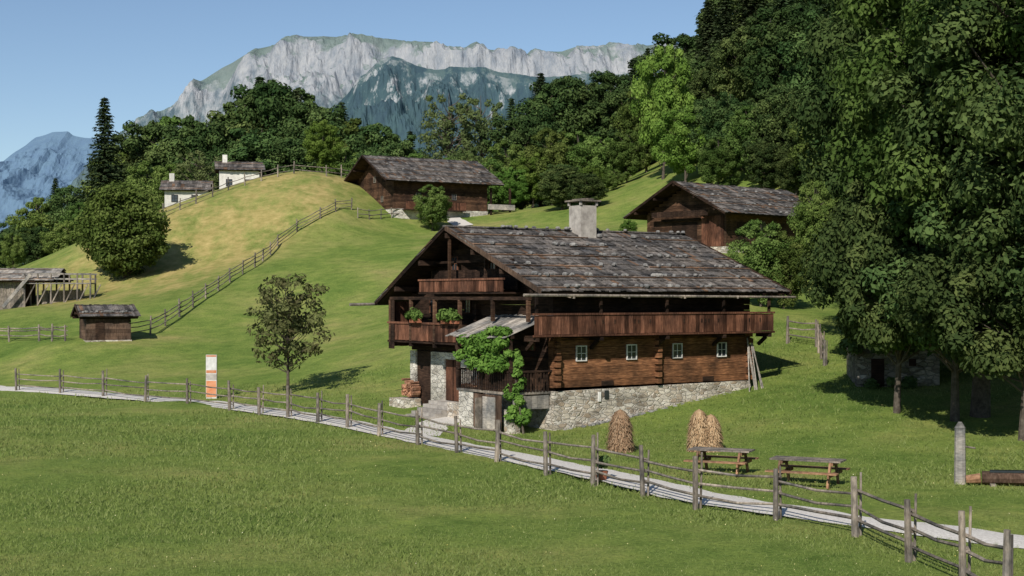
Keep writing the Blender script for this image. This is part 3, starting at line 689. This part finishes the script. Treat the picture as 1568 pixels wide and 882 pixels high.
for k,px,top,d,ws in [('n1',1500,-230,55,.95),('n2',1600,-260,50,.95),('n2',1415,-230,66,.78),('n1',1430,-120,78,.85),('n2',1500,-200,68,1.0),('n1',1660,-200,58,1.0),('n2',1570,-150,80,1.0)]:
    tree('large_broadleaf_tree',k,px,top,d,ws)
for k,px,top,d,ws in [('n3',1372,250,55.5,.8),('n3',1462,250,54,.95),('n3',1565,290,50,.95),('n3',1420,180,64,.8),('b3',1500,385,69,1.5),('b3',1575,360,65,1.4),('b3',1440,400,73,1.5),('b1',1535,330,74,1.3)]:
    tree('understorey_tree',k,px,top,d,ws)
FOR=empty('forest_trees')
lst=[('b2',15,335,170,1.0),('b1',55,292,205,1.0),('s1',85,268,215,1.1),('b3',105,275,205,1),('b1',128,300,190,1),('b1',20,350,160,1),('b3',60,340,185,1.2),('b1',100,330,180,1.1),('g1',75,310,210,1),('b2',-20,330,170,1.2),('b1',-60,320,170,1.2),
('b2',205,190,215,1),('b3',240,172,215,1),('b1',275,160,220,1),('b2',308,158,215,1),('b3',338,175,212,1),('b1',225,235,195,1),('sp',300,218,188,1),('b1',268,240,190,1),('b3',355,225,205,1.2),('b1',185,220,215,1.1),
('b2',378,130,215,1),('s2',398,108,218,1.4),('b3',415,106,215,.9),('b2',440,115,220,1),('s1',455,130,215,1.3),('b3',470,140,212,1),('b2',500,152,214,1.1),('s1',523,150,216,1.3),('b1',545,168,212,1),('b3',575,178,208,1.1),('b2',605,190,206,1),('s2',628,195,210,1.5),('b1',640,225,195,1),('b3',440,200,205,1.3),('b2',400,180,205,1.3),('b1',530,215,198,1.1),('b3',580,225,195,1.1),
('b1',690,232,185,1),('b1',650,245,200,1.1),('b2',715,215,185,.9),('b1',750,235,180,1),('b1',775,205,183,1),('b3',800,165,190,1),('b2',835,112,202,.9),('s1',828,105,205,1.2),('b3',868,103,205,1),('b2',900,112,205,1),('b3',935,98,208,1),('b2',965,110,200,1),('b1',990,120,180,.9),('b1',845,185,172,1),('g1',815,225,172,1.1),('b1',885,190,172,1),('g1',785,250,170,1),('b1',920,200,172,1),('b1',960,190,170,1),('b3',860,245,165,1.2),('g1',905,250,163,1),('b1',940,255,165,1.1),
('b3',1060,80,190,1),('s1',1085,-5,195,1.5),('s2',1110,-25,190,1.5),('b2',1100,70,175,1),('b3',1140,30,165,1),('s1',1150,-60,190,1.6),('b2',1180,10,160,1),('s1',1200,-60,170,1.5),('b3',1220,-10,150,1),('s2',1250,-90,160,1.6),('b2',1270,0,140,1),('b2',1310,-40,140,1),('b3',1085,140,150,1),('b2',1120,130,145,1),('b1',1150,150,140,1),('b3',1195,120,138,1),('b2',1240,120,135,1),('b1',1280,130,128,1),('b3',1320,90,125,1),('b2',1360,0,130,1),('b1',1400,-30,140,1),('b2',1170,200,135,1.1),('b3',1220,210,132,1.1),('b3',1265,220,128,1.2),('b1',1100,200,140,1),('b2',1320,220,122,1.2),('b3',1380,200,125,1.3),('b2',1450,150,130,1.3),('b3',1520,150,125,1.3),('b2',1600,150,110,1.3),('b1',1290,230,118,1.0),('b2',1340,240,116,1.1)]
for k,px,top,d,ws in lst: tree('forest_tree',k,px,top,d,ws,FOR)
for i in range(90):
    px=random.uniform(780,1800); d=random.uniform(200,280); x=(px-CX)/F*d
    if px<1050 and d>230: continue
    ob=bpy.data.objects.new('forest_tree',T[random.choice(['b2','b3','s1','s2'])]); scn.collection.objects.link(ob); ob.parent=FOR
    s=random.uniform(.7,.95) if px<1080 else random.uniform(.9,1.3); ob.location=(x,d,gz(x,d)); ob.scale=(s*1.2,s*1.2,s); ob.rotation_euler[2]=random.random()*6
for px,py,h in [(560,262,3),(600,262,3),(700,318,4),(780,322,4),(860,322,5),(900,320,4),(1420,480,3),(1520,500,3),(1440,400,4),(1480,540,2),(1560,560,2.5)]:
    q=hit(px,py); ob=bpy.data.objects.new('shrub',T[random.choice(['b1','b3'])]); scn.collection.objects.link(ob); ob.parent=FOR; s=h/18; ob.location=q; ob.scale=(s*1.6,s*1.6,s); ob.rotation_euler[2]=random.random()*6
q=hit(921,737); mb=MB(); mb.cyl((0,0,0),(0,0,.3),.14,.2,'terr',10); cluster_leaves(mb,[(0,0,.5),(.12,0,.65),(-.1,0,.6)],[.22,.16,.18],150,.08,'leafd'); mb.build('potted_shrub',None,q)
# ------------------------------------------------------------------ grass tufts
def grass(N_,d0,d1,hh,ww,mk,name,lift=0):
    d=(d0**-1.0+(rng.uniform(0,1,N_))*(d1**-1.0-d0**-1.0))**-1.0
    px=rng.uniform(-60,1640,N_); x=(px-CX)/F*d
    pq=np.array([(p.x,p.y) for p in PATH[::2]])
    keep=np.ones(N_,bool)
    for i in range(0,N_,20000):
        dm=((np.stack([x[i:i+20000],d[i:i+20000]],1)[:,None]-pq[None])**2).sum(-1).min(1); keep[i:i+20000]=dm>(.82+rng.normal(0,.07,len(dm)))**2
    c,s=math.cos(TH),math.sin(TH); lx=(x-1.68)*c+(d-57.4)*s; ly=-(x-1.68)*s+(d-57.4)*c
    keep&=~((lx>-2)&(lx<11)&(ly>-.1)&(ly<12))
    x=x[keep];d=d[keep]; z=ground(x,d); n=len(x); sc=(d/35)**.7
    a=rng.uniform(0,6.28,n); h=hh*rng.uniform(.4,1.3,n)*sc; w=ww*sc
    if lift:
        b=np.stack([x,d,z+lift],1); t=np.stack([np.cos(a)*w,np.sin(a)*w,0*a],1); l=np.stack([-np.sin(a)*w,np.cos(a)*w,w*.6],1)
        mb=MB(mk); mb.quads(np.stack([b-t,b-l,b+t,b+l],1),mk,rng.uniform(0,1,n)); return mb.build(name)
    b=np.stack([x,d,z-.02],1); t=np.stack([np.cos(a)*w,np.sin(a)*w,0*a],1); l=np.stack([rng.normal(0,.6,n)*h,rng.normal(0,.6,n)*h,h],1)
    mb=MB(mk); mb.quads(np.stack([b-t,b+t,b+l],1),mk,rng.uniform(0,1,n)); return mb.build(name)
grass(160000,24,80,.095,.016,'grassb','grass')
grass(700,25,60,.1,.014,'flower','meadow_flowers',.09)
# ------------------------------------------------------------------ mountains
def mountain(name,D,prof,depth,shape,amp,mat,nx_=380,ny_=130,seed=0,fr=1.0,cw=.12,wy=.0009):
    px=[p[0] for p in prof]; py=[p[1] for p in prof]; vs=[]
    P_=np.linspace(px[0],px[-1],nx_); Y_=np.interp(P_,px,py)
    for j in range(ny_):
        t=-.12+1.12*j/(ny_-1)
        s=float(np.interp(t,shape[0],shape[1])); w=min(1,max(0,abs(t)-.02)*9)*(1-cw)+cw
        for i in range(nx_):
            x=(P_[i]-CX)/F*D; zc=CH+(HY-Y_[i])/F*D; y=D-t*depth
            nz=noise.fractal(Vector((x*.0022*fr,y*.0022*fr,seed)),1,2.1,7)
            rd=1-abs(noise.fractal(Vector((x*.003*fr,y*wy*fr,seed+5)),.9,2.1,6))*2
            z=zc*s+amp*(nz*.6+(rd-.75)*.8)*w*(.3+.7*s)
            vs.append((x,y,z if t<.97 else -30))
    me=bpy.data.meshes.new(name); me.from_pydata(vs,[],[(j*nx_+i,(j+1)*nx_+i,(j+1)*nx_+i+1,j*nx_+i+1) for j in range(ny_-1) for i in range(nx_-1)])
    me.materials.append(mat); ob=bpy.data.objects.new(name,me); scn.collection.objects.link(ob); return ob
def mtmat(name,rockc,greenc,forestc,haze,hf,lo,hi,thr=(.45,.62),bd=40,kn=900,cap=None):
    m,n=nt(name); ge=N(n,'ShaderNodeNewGeometry'); sx=N(n,'ShaderNodeSeparateXYZ'); n.links.new(ge.outputs['Normal'],sx.inputs[0])
    t=N(n,'ShaderNodeTexCoord'); mp=N(n,'ShaderNodeMapping'); n.links.new(t.outputs['Object'],mp.inputs[0])
    f=noisen(n,mp.outputs[0],.006,8,.7); mp2=N(n,'ShaderNodeMapping'); mp2.inputs['Scale'].default_value=(1,.5,.35); n.links.new(t.outputs['Object'],mp2.inputs[0]); f2=noisen(n,mp2.outputs[0],.018,8,.75)
    ad=N(n,'ShaderNodeMath',operation='MULTIPLY_ADD'); ad.inputs[1].default_value=.9; n.links.new(f,ad.inputs[0]); n.links.new(sx.outputs[2],ad.inputs[2])
    mr0=N(n,'ShaderNodeMapRange'); mr0.inputs['From Min'].default_value=thr[0]; mr0.inputs['From Max'].default_value=thr[1]; n.links.new(ad.outputs[0],mr0.inputs['Value']); sel=mr0.outputs[0]
    rk=mixc(n,1,rockc,ramp(n,f2,[(.5,.52,.56),(1.2,1.17,1.13)],[.36,.62]),'MULTIPLY')
    c=mixc(n,sel,rk,greenc)
    sp_=N(n,'ShaderNodeSeparateXYZ'); n.links.new(t.outputs['Object'],sp_.inputs[0])
    if cap:
        # alpine turf grows on the plateau behind the cliff edge
        cy=N(n,'ShaderNodeMath',operation='MULTIPLY_ADD'); cy.inputs[1].default_value=cap[2]; n.links.new(f,cy.inputs[0]); n.links.new(sp_.outputs[1],cy.inputs[2])
        cm=N(n,'ShaderNodeMapRange'); cm.inputs['From Min'].default_value=cap[0]; cm.inputs['From Max'].default_value=cap[1]; n.links.new(cy.outputs[0],cm.inputs['Value'])
        ck=N(n,'ShaderNodeMath',operation='MULTIPLY'); ck.inputs[1].default_value=.85; n.links.new(cm.outputs[0],ck.inputs[0])
        c=mixc(n,ck.outputs[0],c,greenc)
    az=N(n,'ShaderNodeMath',operation='MULTIPLY_ADD'); az.inputs[1].default_value=kn; n.links.new(f2,az.inputs[0]); n.links.new(sp_.outputs[2],az.inputs[2])
    mr=N(n,'ShaderNodeMapRange'); mr.inputs['From Min'].default_value=lo; mr.inputs['From Max'].default_value=hi; n.links.new(az.outputs[0],mr.inputs['Value'])
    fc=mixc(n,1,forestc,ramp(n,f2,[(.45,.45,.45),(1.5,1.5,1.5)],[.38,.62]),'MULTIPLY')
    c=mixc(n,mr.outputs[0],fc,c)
    c=mixc(n,hf,c,haze); finish(n,c,1,f2,.8,bd,spec=0); return m  # aerial haze painted into the base colour as a bluish tint
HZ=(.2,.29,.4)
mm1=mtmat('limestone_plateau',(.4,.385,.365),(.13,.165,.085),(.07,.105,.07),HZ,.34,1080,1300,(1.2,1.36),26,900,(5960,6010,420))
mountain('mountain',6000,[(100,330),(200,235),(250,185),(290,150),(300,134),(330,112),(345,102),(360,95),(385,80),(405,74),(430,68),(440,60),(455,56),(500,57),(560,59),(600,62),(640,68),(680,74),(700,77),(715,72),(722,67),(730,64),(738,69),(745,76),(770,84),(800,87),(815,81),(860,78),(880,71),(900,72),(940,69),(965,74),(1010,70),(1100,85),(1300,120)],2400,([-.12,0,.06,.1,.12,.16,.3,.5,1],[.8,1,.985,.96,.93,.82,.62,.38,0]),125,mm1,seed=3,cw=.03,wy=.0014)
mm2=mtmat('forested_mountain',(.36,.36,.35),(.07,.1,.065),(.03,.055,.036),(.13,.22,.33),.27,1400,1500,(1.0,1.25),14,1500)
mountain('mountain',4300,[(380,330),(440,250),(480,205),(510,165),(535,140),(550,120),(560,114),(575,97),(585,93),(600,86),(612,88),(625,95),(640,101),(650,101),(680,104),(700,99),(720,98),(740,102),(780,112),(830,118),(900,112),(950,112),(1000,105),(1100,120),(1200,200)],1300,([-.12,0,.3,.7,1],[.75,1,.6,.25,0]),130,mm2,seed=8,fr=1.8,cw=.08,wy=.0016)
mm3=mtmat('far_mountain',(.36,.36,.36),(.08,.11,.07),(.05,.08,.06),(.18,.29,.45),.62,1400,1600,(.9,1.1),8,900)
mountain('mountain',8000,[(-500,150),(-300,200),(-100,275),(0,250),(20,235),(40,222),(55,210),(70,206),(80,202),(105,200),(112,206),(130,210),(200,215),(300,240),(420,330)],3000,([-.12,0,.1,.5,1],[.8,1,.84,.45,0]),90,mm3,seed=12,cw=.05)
# ------------------------------------------------------------------ light, sky, camera
az=math.radians(17); el=math.radians(37)
s=Vector((-math.sin(az)*math.cos(el),-math.cos(az)*math.cos(el),math.sin(el)))
ld=bpy.data.lights.new('sun','SUN'); ld.energy=5.0; ld.angle=math.radians(.5); ld.color=(1,.94,.85)
lo=bpy.data.objects.new('sun',ld); lo.rotation_euler=s.to_track_quat('Z','Y').to_euler(); scn.collection.objects.link(lo)
w=bpy.data.worlds.new('World'); scn.world=w; w.use_nodes=True; wn=w.node_tree; bg=wn.nodes['Background']
sk=wn.nodes.new('ShaderNodeTexSky'); sk.sky_type='NISHITA'; sk.sun_disc=False; sk.sun_elevation=el; sk.sun_rotation=math.radians(197); sk.altitude=1200; sk.air_density=1.0; sk.dust_density=.4; sk.ozone_density=2.2
wn.links.new(sk.outputs[0],bg.inputs[0]); bg.inputs[1].default_value=.1
cd=bpy.data.cameras.new('camera'); cam=bpy.data.objects.new('camera',cd); scn.collection.objects.link(cam)
cd.sensor_width=36; cd.lens=36*F/1568; cd.shift_y=(HY-441)/1568; cd.clip_end=30000; cd.clip_start=.5
cam.location=(0,0,CH); cam.rotation_euler=(math.radians(90),0,0); scn.camera=cam
scn.view_settings.view_transform='Standard'; scn.view_settings.look='None'; scn.view_settings.exposure=0
